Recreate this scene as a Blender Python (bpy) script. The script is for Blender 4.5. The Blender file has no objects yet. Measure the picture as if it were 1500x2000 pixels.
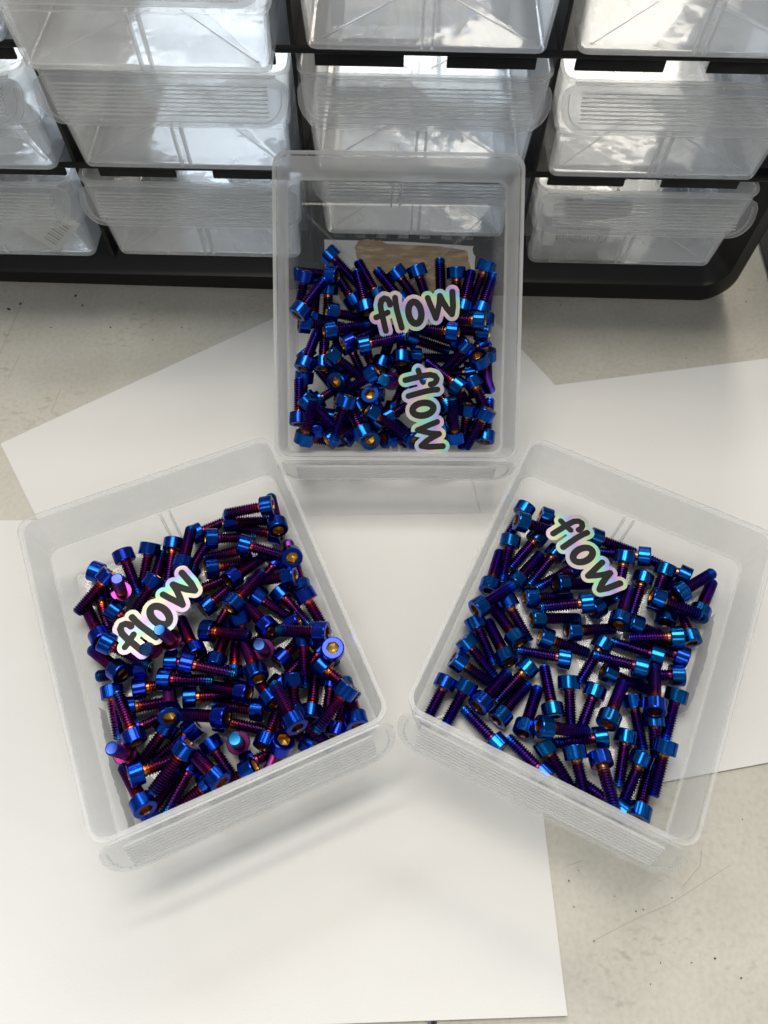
import bpy, bmesh, math, random
from mathutils import Vector, Matrix, Euler
random.seed(7)
MM = 0.001
scene = bpy.context.scene
COL = scene.collection
R = math.radians

# ------------------------------------------------------------------ camera
def aim(pitch, roll):
    c, s = math.cos(pitch), math.sin(pitch)
    fwd = Vector((0, s, -c)); up = Vector((0, c, s)); right = Vector((1, 0, 0))
    cr, sr = math.cos(roll), math.sin(roll)
    r2 = right * cr + up * sr
    u2 = up * cr - right * sr
    m = Matrix((r2, u2, -fwd)).transposed()
    return m.to_4x4()
cam = bpy.data.cameras.new('Camera')
cam.sensor_fit = 'VERTICAL'
cam.sensor_height = 36.0
cam.lens = 36.0 * 1420 / 2000
cam.clip_start = 0.01
cam.clip_end = 50
cam.dof.use_dof = True
cam.dof.focus_distance = 0.345
cam.dof.aperture_fstop = 22
camo = bpy.data.objects.new('Camera', cam)
COL.objects.link(camo)
camo.matrix_world = Matrix.Translation((0, 0, 0.334)) @ aim(0.4856, 0.0446)
scene.camera = camo

# ------------------------------------------------------------------ light
world = bpy.data.worlds.new('World')
scene.world = world
world.use_nodes = True
bg = world.node_tree.nodes['Background']
bg.inputs[0].default_value = (0.86, 0.93, 1.0, 1)
bg.inputs[1].default_value = 0.18
def area_lamp(name, loc, target, sx, sy, watt, col):
    l = bpy.data.lights.new(name, 'AREA')
    l.shape = 'RECTANGLE'; l.size = sx; l.size_y = sy
    l.energy = watt; l.color = col
    o = bpy.data.objects.new(name, l)
    COL.objects.link(o)
    o.location = loc
    o.rotation_euler = (Vector(target) - Vector(loc)).to_track_quat('-Z', 'Y').to_euler()
    return o
WARM = (1.0, 0.94, 0.845)
area_lamp('overhead_panel', (-0.15, 0.42, 1.85), (0, 0.1, 0), 1.2, 0.3, 16, WARM)
area_lamp('overhead_panel', (-0.25, 0.86, 1.85), (0, 0.1, 0), 1.2, 0.14, 11, WARM)
area_lamp('overhead_panel', (-0.15, -1.55, 1.85), (0, 0.3, 0.1), 1.2, 0.5, 8, WARM)  # added front fill that brightens the drawer fronts
area_lamp('drawer_backlight', (-0.75, 2.1, 1.25), (-0.1, 0.4, 0.1), 1.35, 1.3, 60, (0.78, 0.89, 1.0))  # added cool light behind the cabinet to make the drawers glow
area_lamp('drawer_backlight', (0.65, 2.1, 1.25), (0.1, 0.4, 0.1), 1.25, 1.3, 62, (1.0, 0.92, 0.80))  # its warm counterpart, also added to light the drawers from behind
scene.view_settings.view_transform = 'Standard'
scene.view_settings.look = 'None'
scene.view_settings.exposure = -0.02
scene.view_settings.gamma = 1.0
scene.cycles.max_bounces = 14
scene.cycles.diffuse_bounces = 4
scene.cycles.glossy_bounces = 4
scene.cycles.transparent_max_bounces = 40
scene.cycles.caustics_reflective = False
scene.cycles.caustics_refractive = False
scene.cycles.use_denoising = True
scene.cycles.sample_clamp_indirect = 6

# ------------------------------------------------------------------ materials
def new_mat(name):
    m = bpy.data.materials.new(name); m.use_nodes = True
    nt = m.node_tree
    return m, nt, nt.nodes, nt.links
def principled(name, col, rough=0.5, metal=0.0, spec=0.5):
    m, nt, N, L = new_mat(name)
    b = N['Principled BSDF']
    b.inputs['Base Color'].default_value = (*col, 1)
    b.inputs['Roughness'].default_value = rough
    b.inputs['Metallic'].default_value = metal
    b.inputs['Specular IOR Level'].default_value = spec
    return m
def ramp(N, stops):
    r = N.new('ShaderNodeValToRGB')
    e = r.color_ramp.elements
    while len(e) < len(stops): e.new(0.5)
    for i, (p, c) in enumerate(stops):
        e[i].position = p; e[i].color = (*c, 1)
    return r
def math_node(N, L, op, a, b=None, clamp=False):
    n = N.new('ShaderNodeMath'); n.operation = op; n.use_clamp = clamp
    for i, v in enumerate((a, b)):
        if v is None: continue
        if isinstance(v, (int, float)): n.inputs[i].default_value = v
        else: L.new(v, n.inputs[i])
    return n.outputs[0]

def plastic(name, base, gain, tint, rough=0.16, power=1.5, graze=0.4, bmp=0.04, clear=0.965, f0=0.045):
    """Translucent polypropylene: clear when seen square on, milky when seen along the wall."""
    m, nt, N, L = new_mat(name)
    N.remove(N['Principled BSDF'])
    out = N['Material Output']
    lw = N.new('ShaderNodeLayerWeight'); lw.inputs['Blend'].default_value = 0.5
    f = lw.outputs['Facing']
    tex = N.new('ShaderNodeTexCoord')
    noi = N.new('ShaderNodeTexNoise'); noi.inputs['Scale'].default_value = 45; noi.inputs['Detail'].default_value = 4
    L.new(tex.outputs['Object'], noi.inputs['Vector'])
    haze = math_node(N, L, 'MULTIPLY', math_node(N, L, 'POWER', f, power), gain)
    haze = math_node(N, L, 'ADD', haze, base)
    nz = math_node(N, L, 'ADD', math_node(N, L, 'MULTIPLY', noi.outputs['Fac'], 0.5), 0.75)
    haze = math_node(N, L, 'MULTIPLY', haze, nz, True)
    tr = N.new('ShaderNodeBsdfTransparent'); tr.inputs[0].default_value = (clear, min(1, clear + 0.006), min(1, clear + 0.01), 1)
    di = N.new('ShaderNodeBsdfDiffuse'); di.inputs[0].default_value = (*tint, 1)
    tl = N.new('ShaderNodeBsdfTranslucent'); tl.inputs[0].default_value = (*tint, 1)
    milk = N.new('ShaderNodeMixShader'); milk.inputs[0].default_value = 0.5
    L.new(di.outputs[0], milk.inputs[1]); L.new(tl.outputs[0], milk.inputs[2])
    body = N.new('ShaderNodeMixShader')
    L.new(haze, body.inputs[0]); L.new(tr.outputs[0], body.inputs[1]); L.new(milk.outputs[0], body.inputs[2])
    gl = N.new('ShaderNodeBsdfGlossy'); gl.inputs['Roughness'].default_value = rough
    gl.inputs['Color'].default_value = (1, 1, 1, 1)
    fr = math_node(N, L, 'ADD', math_node(N, L, 'MULTIPLY', math_node(N, L, 'POWER', f, 4.0), graze), f0, True)
    bump = N.new('ShaderNodeBump'); bump.inputs['Strength'].default_value = bmp; bump.inputs['Distance'].default_value = 0.002
    n2 = N.new('ShaderNodeTexNoise'); n2.inputs['Scale'].default_value = 60; n2.inputs['Detail'].default_value = 2
    L.new(tex.outputs['Object'], n2.inputs['Vector'])
    L.new(n2.outputs['Fac'], bump.inputs['Height']); L.new(bump.outputs[0], gl.inputs['Normal'])
    fin = N.new('ShaderNodeMixShader')
    L.new(fr, fin.inputs[0]); L.new(body.outputs[0], fin.inputs[1]); L.new(gl.outputs[0], fin.inputs[2])
    L.new(fin.outputs[0], out.inputs['Surface'])
    return m
M_TRAY = plastic('clear_polypropylene', 0.012, 0.11, (0.95, 0.955, 0.965), 0.09, 2.0, 0.28, 0.05, 0.988, 0.022)
M_TRAY_VEIL = plastic('veil_painted_polypropylene', 0.045, 0.34, (0.93, 0.94, 0.96), 0.12, 1.7, 0.3, 0.05, 0.98, 0.03)  # same plastic; the veil over a dark background is put into its milkiness
M_EDGE = plastic('painted_highlight_polypropylene_edge', 0.26, 0.34, (0.96, 0.96, 0.965), 0.3, 1.5, 0.06, 0.0, 0.988, 0.02)  # milkier rim and ledge faces paint in the bright refracted edge lines
M_EDGE_VEIL = plastic('veil_painted_polypropylene_edge', 0.50, 0.35, (0.96, 0.96, 0.965), 0.2, 1.5, 0.15, 0.0, 0.985, 0.03)  # leaning tray's rim, with more of the painted veil
M_LIP = plastic('frosted_polypropylene', 0.10, 0.34, (0.95, 0.955, 0.96), 0.3, 1.5, 0.22, 0.04, 0.985, 0.03)
M_GRIP = plastic('grip_polypropylene', 0.50, 0.3, (0.96, 0.96, 0.965), 0.25, 1.5, 0.1, 0.0, 0.985, 0.03)
M_RESIDUE = plastic('torn_label_film', 0.30, 0.3, (0.88, 0.88, 0.87), 0.4)
M_BIN = plastic('bin_polypropylene', 0.10, 0.5, (0.93, 0.95, 0.98), 0.07, 1.7, 0.8, 0.12)
M_PULL = plastic('bin_pull_polypropylene', 0.22, 0.5, (0.93, 0.94, 0.95), 0.2, 1.5, 0.6)

def metal(name, stops, edge, rough, axis_len=24.0, shift=0.16):
    """Anodised titanium: colour runs along the axis, thin film shifts at grazing angles."""
    m, nt, N, L = new_mat(name)
    b = N['Principled BSDF']
    tex = N.new('ShaderNodeTexCoord')
    sep = N.new('ShaderNodeSeparateXYZ'); L.new(tex.outputs['Object'], sep.inputs[0])
    t = math_node(N, L, 'MULTIPLY', sep.outputs['Z'], -1000.0 / axis_len)
    info = N.new('ShaderNodeObjectInfo')
    nz = N.new('ShaderNodeTexNoise'); nz.inputs['Scale'].default_value = 260; nz.inputs['Detail'].default_value = 2
    L.new(tex.outputs['Object'], nz.inputs['Vector'])
    t2 = math_node(N, L, 'ADD', t, math_node(N, L, 'MULTIPLY', math_node(N, L, 'SUBTRACT', info.outputs['Random'], 0.5), shift))
    t2 = math_node(N, L, 'ADD', t2, math_node(N, L, 'MULTIPLY', math_node(N, L, 'SUBTRACT', nz.outputs['Fac'], 0.5), shift * 0.35))
    r = ramp(N, stops); L.new(t2, r.inputs[0])
    lw = N.new('ShaderNodeLayerWeight'); lw.inputs['Blend'].default_value = 0.35
    mx = N.new('ShaderNodeMix'); mx.data_type = 'RGBA'
    L.new(math_node(N, L, 'MULTIPLY', lw.outputs['Facing'], 0.75), mx.inputs[0])
    tint = N.new('ShaderNodeMix'); tint.data_type = 'RGBA'; tint.blend_type = 'MULTIPLY'; tint.inputs[0].default_value = 1.0
    L.new(r.outputs[0], tint.inputs[6])
    L.new(info.outputs['Color'], tint.inputs[7])
    L.new(tint.outputs[2], mx.inputs[6])
    mx.inputs[7].default_value = (*edge, 1)
    L.new(mx.outputs[2], b.inputs['Base Color'])
    b.inputs['Metallic'].default_value = 1.0
    b.inputs['Roughness'].default_value = rough
    return m
M_HEAD = metal('blue_anodised_titanium', [(0.0, (0.009, 0.08, 0.42)), (0.15, (0.007, 0.11, 0.54)), (0.245, (0.009, 0.085, 0.45)), (0.247, (0.19, 0.028, 0.13)), (0.30, (0.30, 0.09, 0.08))], (0.03, 0.012, 0.28), 0.20, 24.0, 0.0)
M_SHANK = metal('purple_anodised_titanium', [(0.25, (0.55, 0.22, 0.08)), (0.30, (0.20, 0.03, 0.08)), (0.40, (0.10, 0.018, 0.16)), (0.80, (0.040, 0.016, 0.20)), (0.93, (0.025, 0.05, 0.34)), (0.965, (0.012, 0.20, 0.62))], (0.05, 0.01, 0.12), 0.28)
M_SOCKET = metal('gold_anodised_titanium', [(0.0, (0.20, 0.10, 0.05)), (0.10, (0.48, 0.26, 0.05)), (0.2, (0.75, 0.50, 0.10))], (0.25, 0.12, 0.08), 0.32)
M_STEEL = principled('zinc_steel', (0.62, 0.63, 0.65), 0.28, 1.0)
M_BLACK = principled('black_cabinet_plastic', (0.006, 0.006, 0.0065), 0.42, 0, 0.3)
M_SILL = principled('satin_black_plastic', (0.007, 0.007, 0.0075), 0.36, 0, 0.4)
M_INK = principled('black_print', (0.014, 0.014, 0.014), 0.45, 0, 0.25)
M_LABEL = principled('white_label', (0.78, 0.78, 0.76), 0.6)
M_GREY_INK = principled('barcode_ink', (0.03, 0.03, 0.03), 0.6)

def paper_mat(name, col):
    m, nt, N, L = new_mat(name)
    b = N['Principled BSDF']
    tex = N.new('ShaderNodeTexCoord')
    n1 = N.new('ShaderNodeTexNoise'); n1.inputs['Scale'].default_value = 1400; n1.inputs['Detail'].default_value = 3
    n2 = N.new('ShaderNodeTexNoise'); n2.inputs['Scale'].default_value = 9; n2.inputs['Detail'].default_value = 2
    L.new(tex.outputs['Object'], n1.inputs['Vector']); L.new(tex.outputs['Object'], n2.inputs['Vector'])
    r = ramp(N, [(0.3, tuple(c * 0.965 for c in col)), (0.7, col)])
    L.new(n2.outputs['Fac'], r.inputs[0])
    L.new(r.outputs[0], b.inputs['Base Color'])
    bp = N.new('ShaderNodeBump'); bp.inputs['Strength'].default_value = 0.25; bp.inputs['Distance'].default_value = 0.0003
    L.new(n1.outputs['Fac'], bp.inputs['Height']); L.new(bp.outputs[0], b.inputs['Normal'])
    n3 = N.new('ShaderNodeTexNoise'); n3.inputs['Scale'].default_value = 13; n3.inputs['Detail'].default_value = 3
    L.new(tex.outputs['Object'], n3.inputs['Vector'])
    bp2 = N.new('ShaderNodeBump'); bp2.inputs['Strength'].default_value = 0.35; bp2.inputs['Distance'].default_value = 0.006
    L.new(n3.outputs['Fac'], bp2.inputs['Height']); L.new(bp.outputs[0], bp2.inputs['Normal']); L.new(bp2.outputs[0], b.inputs['Normal'])
    b.inputs['Roughness'].default_value = 0.85
    b.inputs['Specular IOR Level'].default_value = 0.25
    return m
M_PAPER = paper_mat('white_copy_paper', (0.80, 0.795, 0.78))

def table_mat():
    m, nt, N, L = new_mat('worn_laminate')
    b = N['Principled BSDF']
    tex = N.new('ShaderNodeTexCoord')
    def noise(scale, det, vec=None):
        n = N.new('ShaderNodeTexNoise'); n.inputs['Scale'].default_value = scale; n.inputs['Detail'].default_value = det
        L.new(vec or tex.outputs['Object'], n.inputs['Vector']); return n.outputs['Fac']
    base = ramp(N, [(0.30, (0.56, 0.54, 0.475)), (0.70, (0.645, 0.625, 0.56))])
    L.new(noise(22, 6), base.inputs[0])
    # scuffs: streaky noise gated by large patches
    mp = N.new('ShaderNodeMapping'); mp.inputs['Scale'].default_value = (190, 330, 190); mp.inputs['Rotation'].default_value = (0, 0, 0.5)
    L.new(tex.outputs['Object'], mp.inputs['Vector'])
    st = noise(1.0, 5, mp.outputs[0])
    gate = ramp(N, [(0.48, (0, 0, 0)), (0.70, (1, 1, 1))]); L.new(noise(28, 3), gate.inputs[0])
    sr = ramp(N, [(0.54, (0, 0, 0)), (0.66, (1, 1, 1))]); L.new(st, sr.inputs[0])
    sc = math_node(N, L, 'MULTIPLY', sr.outputs[0], gate.outputs[0])
    sc = math_node(N, L, 'MULTIPLY', sc, 0.42)
    mx = N.new('ShaderNodeMix'); mx.data_type = 'RGBA'
    L.new(sc, mx.inputs[0]); L.new(base.outputs[0], mx.inputs[6]); mx.inputs[7].default_value = (0.24, 0.22, 0.17, 1)
    # specks
    vo = N.new('ShaderNodeTexVoronoi'); vo.inputs['Scale'].default_value = 95; L.new(tex.outputs['Object'], vo.inputs['Vector'])
    sepc = N.new('ShaderNodeSeparateColor'); L.new(vo.outputs['Color'], sepc.inputs[0])
    size = math_node(N, L, 'MULTIPLY', sepc.outputs[0], 0.075)
    hit = math_node(N, L, 'LESS_THAN', vo.outputs['Distance'], size)
    pick = math_node(N, L, 'GREATER_THAN', sepc.outputs[1], 0.80)
    sp = math_node(N, L, 'MULTIPLY', math_node(N, L, 'MULTIPLY', hit, pick), 0.75)
    m2 = N.new('ShaderNodeMix'); m2.data_type = 'RGBA'
    L.new(sp, m2.inputs[0]); L.new(mx.outputs[2], m2.inputs[6]); m2.inputs[7].default_value = (0.07, 0.065, 0.05, 1)
    # fine mottling
    m3 = N.new('ShaderNodeMix'); m3.data_type = 'RGBA'; m3.blend_type = 'MULTIPLY'
    fr = ramp(N, [(0.25, (0.86, 0.86, 0.84)), (0.6, (1, 1, 1))]); L.new(noise(420, 4), fr.inputs[0])
    m3.inputs[0].default_value = 0.8
    L.new(m2.outputs[2], m3.inputs[6]); L.new(fr.outputs[0], m3.inputs[7])
    L.new(m3.outputs[2], b.inputs['Base Color'])
    b.inputs['Roughness'].default_value = 0.42
    b.inputs['Specular IOR Level'].default_value = 0.35
    bp = N.new('ShaderNodeBump'); bp.inputs['Strength'].default_value = 0.15; bp.inputs['Distance'].default_value = 0.0004
    L.new(noise(700, 3), bp.inputs['Height']); L.new(bp.outputs[0], b.inputs['Normal'])
    return m
M_TABLE = table_mat()
M_SCRATCH = principled('scratch_dirt', (0.36, 0.34, 0.28), 0.7)
M_CRUMB = principled('black_crumb', (0.03, 0.03, 0.025), 0.8)

def holo_mat():
    m, nt, N, L = new_mat('holographic_film')
    b = N['Principled BSDF']
    tex = N.new('ShaderNodeTexCoord')
    info = N.new('ShaderNodeObjectInfo')
    sep = N.new('ShaderNodeSeparateXYZ'); L.new(tex.outputs['Object'], sep.inputs[0])
    nz = N.new('ShaderNodeTexNoise'); nz.inputs['Scale'].default_value = 55; nz.inputs['Detail'].default_value = 1
    L.new(tex.outputs['Object'], nz.inputs['Vector'])
    u = math_node(N, L, 'ADD', math_node(N, L, 'MULTIPLY', sep.outputs['X'], 22.0), math_node(N, L, 'MULTIPLY', sep.outputs['Y'], 55.0))
    u = math_node(N, L, 'ADD', u, math_node(N, L, 'MULTIPLY', nz.outputs['Fac'], 0.9))
    u = math_node(N, L, 'ADD', u, info.outputs['Random'])
    u = math_node(N, L, 'FRACT', u)
    r = ramp(N, [(0.0, (0.38, 0.57, 0.87)), (0.17, (0.45, 0.38, 0.87)), (0.33, (0.76, 0.44, 0.72)), (0.48, (0.74, 0.67, 0.60)),
                 (0.62, (0.67, 0.76, 0.44)), (0.78, (0.30, 0.81, 0.45)), (0.90, (0.29, 0.76, 0.83)), (1.0, (0.38, 0.57, 0.87))])
    L.new(u, r.inputs[0])
    grey = N.new('ShaderNodeMix'); grey.data_type = 'RGBA'
    n2 = N.new('ShaderNodeTexNoise'); n2.inputs['Scale'].default_value = 40
    L.new(tex.outputs['Object'], n2.inputs['Vector'])
    gm = ramp(N, [(0.42, (0.05, 0.05, 0.05)), (0.68, (0.8, 0.8, 0.8))]); L.new(n2.outputs['Fac'], gm.inputs[0])
    L.new(gm.outputs[0], grey.inputs[0])
    L.new(r.outputs[0], grey.inputs[6]); grey.inputs[7].default_value = (0.58, 0.565, 0.56, 1)
    L.new(grey.outputs[2], b.inputs['Base Color'])
    b.inputs['Metallic'].default_value = 0.25
    b.inputs['Roughness'].default_value = 0.34
    return m
M_HOLO = holo_mat()

def kraft_mat():
    m, nt, N, L = new_mat('torn_kraft_paper')
    b = N['Principled BSDF']
    tex = N.new('ShaderNodeTexCoord')
    n1 = N.new('ShaderNodeTexNoise'); n1.inputs['Scale'].default_value = 170; n1.inputs['Detail'].default_value = 8
    mp = N.new('ShaderNodeMapping'); mp.inputs['Scale'].default_value = (0.5, 2.0, 1)
    L.new(tex.outputs['Object'], mp.inputs['Vector']); L.new(mp.outputs[0], n1.inputs['Vector'])
    r = ramp(N, [(0.3, (0.30, 0.185, 0.09)), (0.55, (0.44, 0.30, 0.165)), (0.68, (0.62, 0.50, 0.34))])
    L.new(n1.outputs['Fac'], r.inputs[0]); L.new(r.outputs[0], b.inputs['Base Color'])
    b.inputs['Roughness'].default_value = 0.9
    return m
M_KRAFT = kraft_mat()

# ------------------------------------------------------------------ mesh helpers (millimetres in, metres out)
def mesh_of(name, verts, faces, mats, smooth=None, mat_idx=None):
    me = bpy.data.meshes.new(name)
    me.from_pydata([(x * MM, y * MM, z * MM) for x, y, z in verts], [], faces)
    for m in (mats if isinstance(mats, (list, tuple)) else [mats]): me.materials.append(m)
    if mat_idx:
        for p, i in zip(me.polygons, mat_idx): p.material_index = i
    bm = bmesh.new(); bm.from_mesh(me)
    bmesh.ops.recalc_face_normals(bm, faces=bm.faces)
    bm.to_mesh(me); bm.free()
    if smooth is not None:
        for p in me.polygons: p.use_smooth = True
        me.set_sharp_from_angle(angle=R(smooth))
    me.update()
    return me
def obj(name, me, parent=None, loc=None, rot=None):
    o = bpy.data.objects.new(name, me)
    COL.objects.link(o)
    if parent is not None: o.parent = parent
    if loc is not None: o.location = [c * MM for c in loc]
    if rot is not None: o.rotation_euler = rot
    return o
def tag(o, label=None, cat=None, group=None, kind=None):
    if label: o['label'] = label
    if cat: o['category'] = cat
    if group: o['group'] = group
    if kind: o['kind'] = kind
    return o
def empty(name, mat):
    o = bpy.data.objects.new(name, None)
    o.empty_display_size = 0.01
    COL.objects.link(o)
    o.matrix_world = mat
    return o
def copy_tree(src, parent=None):
    c = src.copy(); COL.objects.link(c); c.parent = parent
    for ch in src.children: copy_tree(ch, c)
    return c
class MB:
    def __init__(s): s.v = []; s.f = []
    def add(s, vs, fs):
        n = len(s.v); s.v += vs; s.f += [tuple(i + n for i in f) for f in fs]
    def box(s, a, b):
        (x0, y0, z0), (x1, y1, z1) = a, b
        s.add([(x0, y0, z0), (x1, y0, z0), (x1, y1, z0), (x0, y1, z0), (x0, y0, z1), (x1, y0, z1), (x1, y1, z1), (x0, y1, z1)],
              [(0, 3, 2, 1), (4, 5, 6, 7), (0, 1, 5, 4), (1, 2, 6, 5), (2, 3, 7, 6), (3, 0, 4, 7)])
    def bar(s, p, q, w, h, up=(0, 0, 1)):
        p = Vector(p); q = Vector(q); d = (q - p).normalized(); u = Vector(up)
        sd = d.cross(u).normalized() * w / 2; u = sd.cross(d).normalized() * h / 2
        vs = []
        for e in (p, q):
            for a, b_ in ((-1, -1), (1, -1), (1, 1), (-1, 1)): vs.append(tuple(e + sd * a + u * b_))
        s.add(vs, [(3, 2, 1, 0), (4, 5, 6, 7), (0, 1, 5, 4), (1, 2, 6, 5), (2, 3, 7, 6), (3, 0, 4, 7)])
    def prism(s, pts, z0, z1):
        n = len(pts)
        s.add([(x, y, z0) for x, y in pts] + [(x, y, z1) for x, y in pts],
              [tuple(range(n - 1, -1, -1)), tuple(range(n, 2 * n))] + [(i, (i + 1) % n, n + (i + 1) % n, n + i) for i in range(n)])
    def rings(s, rs, close_first=True, close_last=True):
        n = len(rs[0]); o = len(s.v)
        for r_ in rs: s.v += r_
        for k in range(len(rs) - 1):
            for i in range(n):
                j = (i + 1) % n
                s.f.append((o + k * n + i, o + k * n + j, o + (k + 1) * n + j, o + (k + 1) * n + i))
        if close_first: s.f.append(tuple(o + i for i in range(n - 1, -1, -1)))
        if close_last: s.f.append(tuple(o + (len(rs) - 1) * n + i for i in range(n)))
    def mesh(s, name, mat, smooth=None, bevel=0):
        me = mesh_of(name, s.v, s.f, mat, None)
        if bevel:
            bm = bmesh.new(); bm.from_mesh(me)
            bmesh.ops.bevel(bm, geom=[e for e in bm.edges if e.calc_face_angle(0) > 0.6], offset=bevel * MM, segments=2, affect='EDGES', profile=0.6)
            bm.to_mesh(me); bm.free()
        if smooth is not None:
            for p in me.polygons: p.use_smooth = True
            me.set_sharp_from_angle(angle=R(smooth))
        return me
def rrect(hw, yf, yb, r, z, n=6):
    """rounded rectangle ring, x in +-hw, y from yf to yb"""
    pts = []
    for cx, cy, a0 in ((hw - r, yb - r, 0), (-hw + r, yb - r, 90), (-hw + r, yf + r, 180), (hw - r, yf + r, 270)):
        for k in range(n + 1):
            a = R(a0 + 90 * k / n)
            pts.append((cx + r * math.cos(a), cy + r * math.sin(a), z))
    return pts

# ------------------------------------------------------------------ table and sheets of paper
def slab(name, x0, x1, y0, y1):
    m = MB(); m.box((x0, y0, -28), (x1, y1, 0))
    return tag(obj(name, m.mesh(name, M_TABLE, None, 1.2)), kind='structure')
SEAM = 27.0
slab('table_top', -900, SEAM - 1.6, -560, 900)
slab('table_top', SEAM + 1.6, 900, -560, 900)

def sheet(corner, udir, w, h, z, seed, label):
    """copy paper with a faint lift along the edges; corner is the upper left one, udir runs along the long top edge"""
    rnd = random.Random(seed)
    u = Vector((*udir, 0)).normalized(); v = Vector((u.y, -u.x, 0))
    nx, ny = 36, 28
    ph = [rnd.uniform(0, 6.28) for _ in range(6)]
    top = []; bot = []
    for j in range(ny + 1):
        for i in range(nx + 1):
            a, b_ = i / nx, j / ny
            wv = 0.10 * (math.sin(a * 5 + ph[0]) * math.sin(b_ * 4 + ph[1]) + 1)
            edge = max(0, abs(a - .5) * 2 - .93) / .07 * 0.25 * (math.sin(b_ * 3 + ph[2]) + 1)
            edge += max(0, abs(b_ - .5) * 2 - .93) / .07 * 0.25 * (math.sin(a * 4 + ph[3]) + 1)
            zz = z + 0.25 * wv + edge
            p = Vector((*corner, 0)) + u * w * a + v * h * b_
            top.append((p.x, p.y, zz + 0.1)); bot.append((p.x, p.y, zz))
    n = len(top); W = nx + 1
    f = []
    for j in range(ny):
        for i in range(nx):
            a = j * W + i
            f.append((a, a + W, a + W + 1, a + 1)); f.append((n + a, n + a + 1, n + a + W + 1, n + a + W))
    per = [i for i in range(W)] + [j * W + nx for j in range(1, ny + 1)] + [ny * W + i for i in range(nx - 1, -1, -1)] + [j * W for j in range(ny - 1, 0, -1)]
    for k in range(len(per)):
        a, b_ = per[k], per[(k + 1) % len(per)]
        f.append((a, b_, n + b_, n + a))
    o = obj('paper_sheet', mesh_of('paper_sheet', top + bot, f, M_PAPER, 60))
    return tag(o, label, 'paper', 'loose white sheets on the table')
sheet((-207.9, 207.0), (0.815, 0.580), 279.4, 215.9, 0.25, 1, 'white sheet turned diagonally under the leaning tray, its corner far left')
sheet((35.0, 250.0), (0.978, 0.207), 279.4, 215.9, 0.75, 2, 'white sheet under the right tray running off the right side')
sheet((64.0 - 279.4 * 0.9978, 178.0 - 279.4 * 0.066), (0.9978, 0.066), 279.4, 215.9, 1.25, 3, 'large white sheet in the foreground under the left tray')

# dirt on the table
def scratch(pts, w):
    m = MB()
    for a, b_ in zip(pts, pts[1:]): m.bar((*a, 0.03), (*b_, 0.03), w, 0.05)
    o = obj('scratch', m.mesh('scratch', M_SCRATCH))
    return o
tables = [o for o in COL.objects if o.name.startswith("table_top")]
for pts, w in [([(91.6, -12.2), (106.3, -5.2), (123.8, 1.9), (150.6, 17.0)], 0.16), ([(139.7, 22.4), (138.4, 16.5), (130.1, 8.6)], 0.2), ([(-186.4, 229.1), (-185.3, 245.3)], 0.2), ([(-216.3, 249.7), (-214.5, 268.4)], 0.2), ([(-226.2, 268.8), (-224.8, 296.3), (-223.6, 311.9)], 0.2), ([(89.6, 16.5), (83.1, 14.3)], 0.2)]:
    o = scratch(pts, w); o.parent = tables[0] if pts[0][0] < SEAM else tables[1]
m = MB()
rc = random.Random(11)
for x, y, s in [(-193.3, 315.4, 1.58), (-187.5, 307.8, 1.3), (-230.5, 302.4, 1.87), (-224.7, 306.9, 1.44), (82.8, 8.6, 0.65), (87.2, 12.6, 0.36), (138.6, -16.6, 0.79), (116.8, -18.9, 0.43), (109.2, -1.4, 0.5), (112.2, -0.6, 0.5), (129.0, -18.4, 0.43), (91.1, -12.5, 0.5), (147.8, -22.8, 0.65), (124.6, 4.1, 0.43), (11.2, 10.1, 0.36), (-167.0, 291.7, 0.86), (-125.1, 294.1, 0.58), (84.1, -0.8, 0.43), (159.4, 35.2, 0.36), (111.8, -26.2, 0.36), (-201.8, 289.6, 0.65), (83.0, 280.7, 0.58), (174.3, 287.8, 0.43), (101.1, 3.7, 0.36)]:
    a = rc.uniform(0, 3); m.bar((x - s * .5 * math.cos(a), y - s * .5 * math.sin(a), .25), (x + s * .5 * math.cos(a), y + s * .5 * math.sin(a), .3), s * .5, .45)
tag(obj("dirt_specks", m.mesh("dirt_specks", M_CRUMB)), "black crumbs of dirt scattered over the table", "dirt", kind="stuff")

# ------------------------------------------------------------------ drawers
T = 1.3
def body_mesh():
    lv = [  # z, half width, front, back, radius  (outer skin)
        (0.0, 51.3, -64.0, 62.8, 4.0), (0.6, 52.2, -64.9, 63.7, 4.6), (2.0, 52.7, -65.4, 64.2, 5.0), (24.0, 54.2, -67.2, 66.2, 5.5),
        (25.2, 55.2, -68.0, 67.2, 6.0), (26.5, 55.5, -68.2, 67.5, 6.0), (49.6, 56.9, -69.4, 69.2, 6.5), (50.2, 57.6, -70.0, 69.9, 7.0), (51.3, 57.6, -70.0, 69.9, 7.0)]
    li = [(51.3, 55.9, -68.4, 68.2, 6.0), (50.0, 55.6, -68.1, 67.9, 5.8), (26.9, 54.2, -66.9, 66.2, 5.0), (26.2, 53.2, -66.2, 65.2, 4.8), (25.6, 52.9, -65.9, 64.9, 4.6),
          (3.0, 51.4, -64.1, 62.9, 3.8), (1.7, 50.8, -63.5, 62.3, 3.3), (1.3, 49.6, -62.3, 61.1, 2.6)]
    rs = [rrect(hw, yf, yb, r_, z) for z, hw, yf, yb, r_ in lv] + [rrect(hw, yf, yb, r_, z) for z, hw, yf, yb, r_ in li]
    m = MB(); m.rings(rs)
    n = len(rs[0]); k = len(rs) - 1
    idx = [1 if (i // n) in (3, 6, 7, 8, 10, 11) else 0 for i in range(n * k)] + [0, 0]
    me = mesh_of('tray_body', m.v, m.f, [M_TRAY, M_EDGE], 40, idx)
    return me
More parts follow.
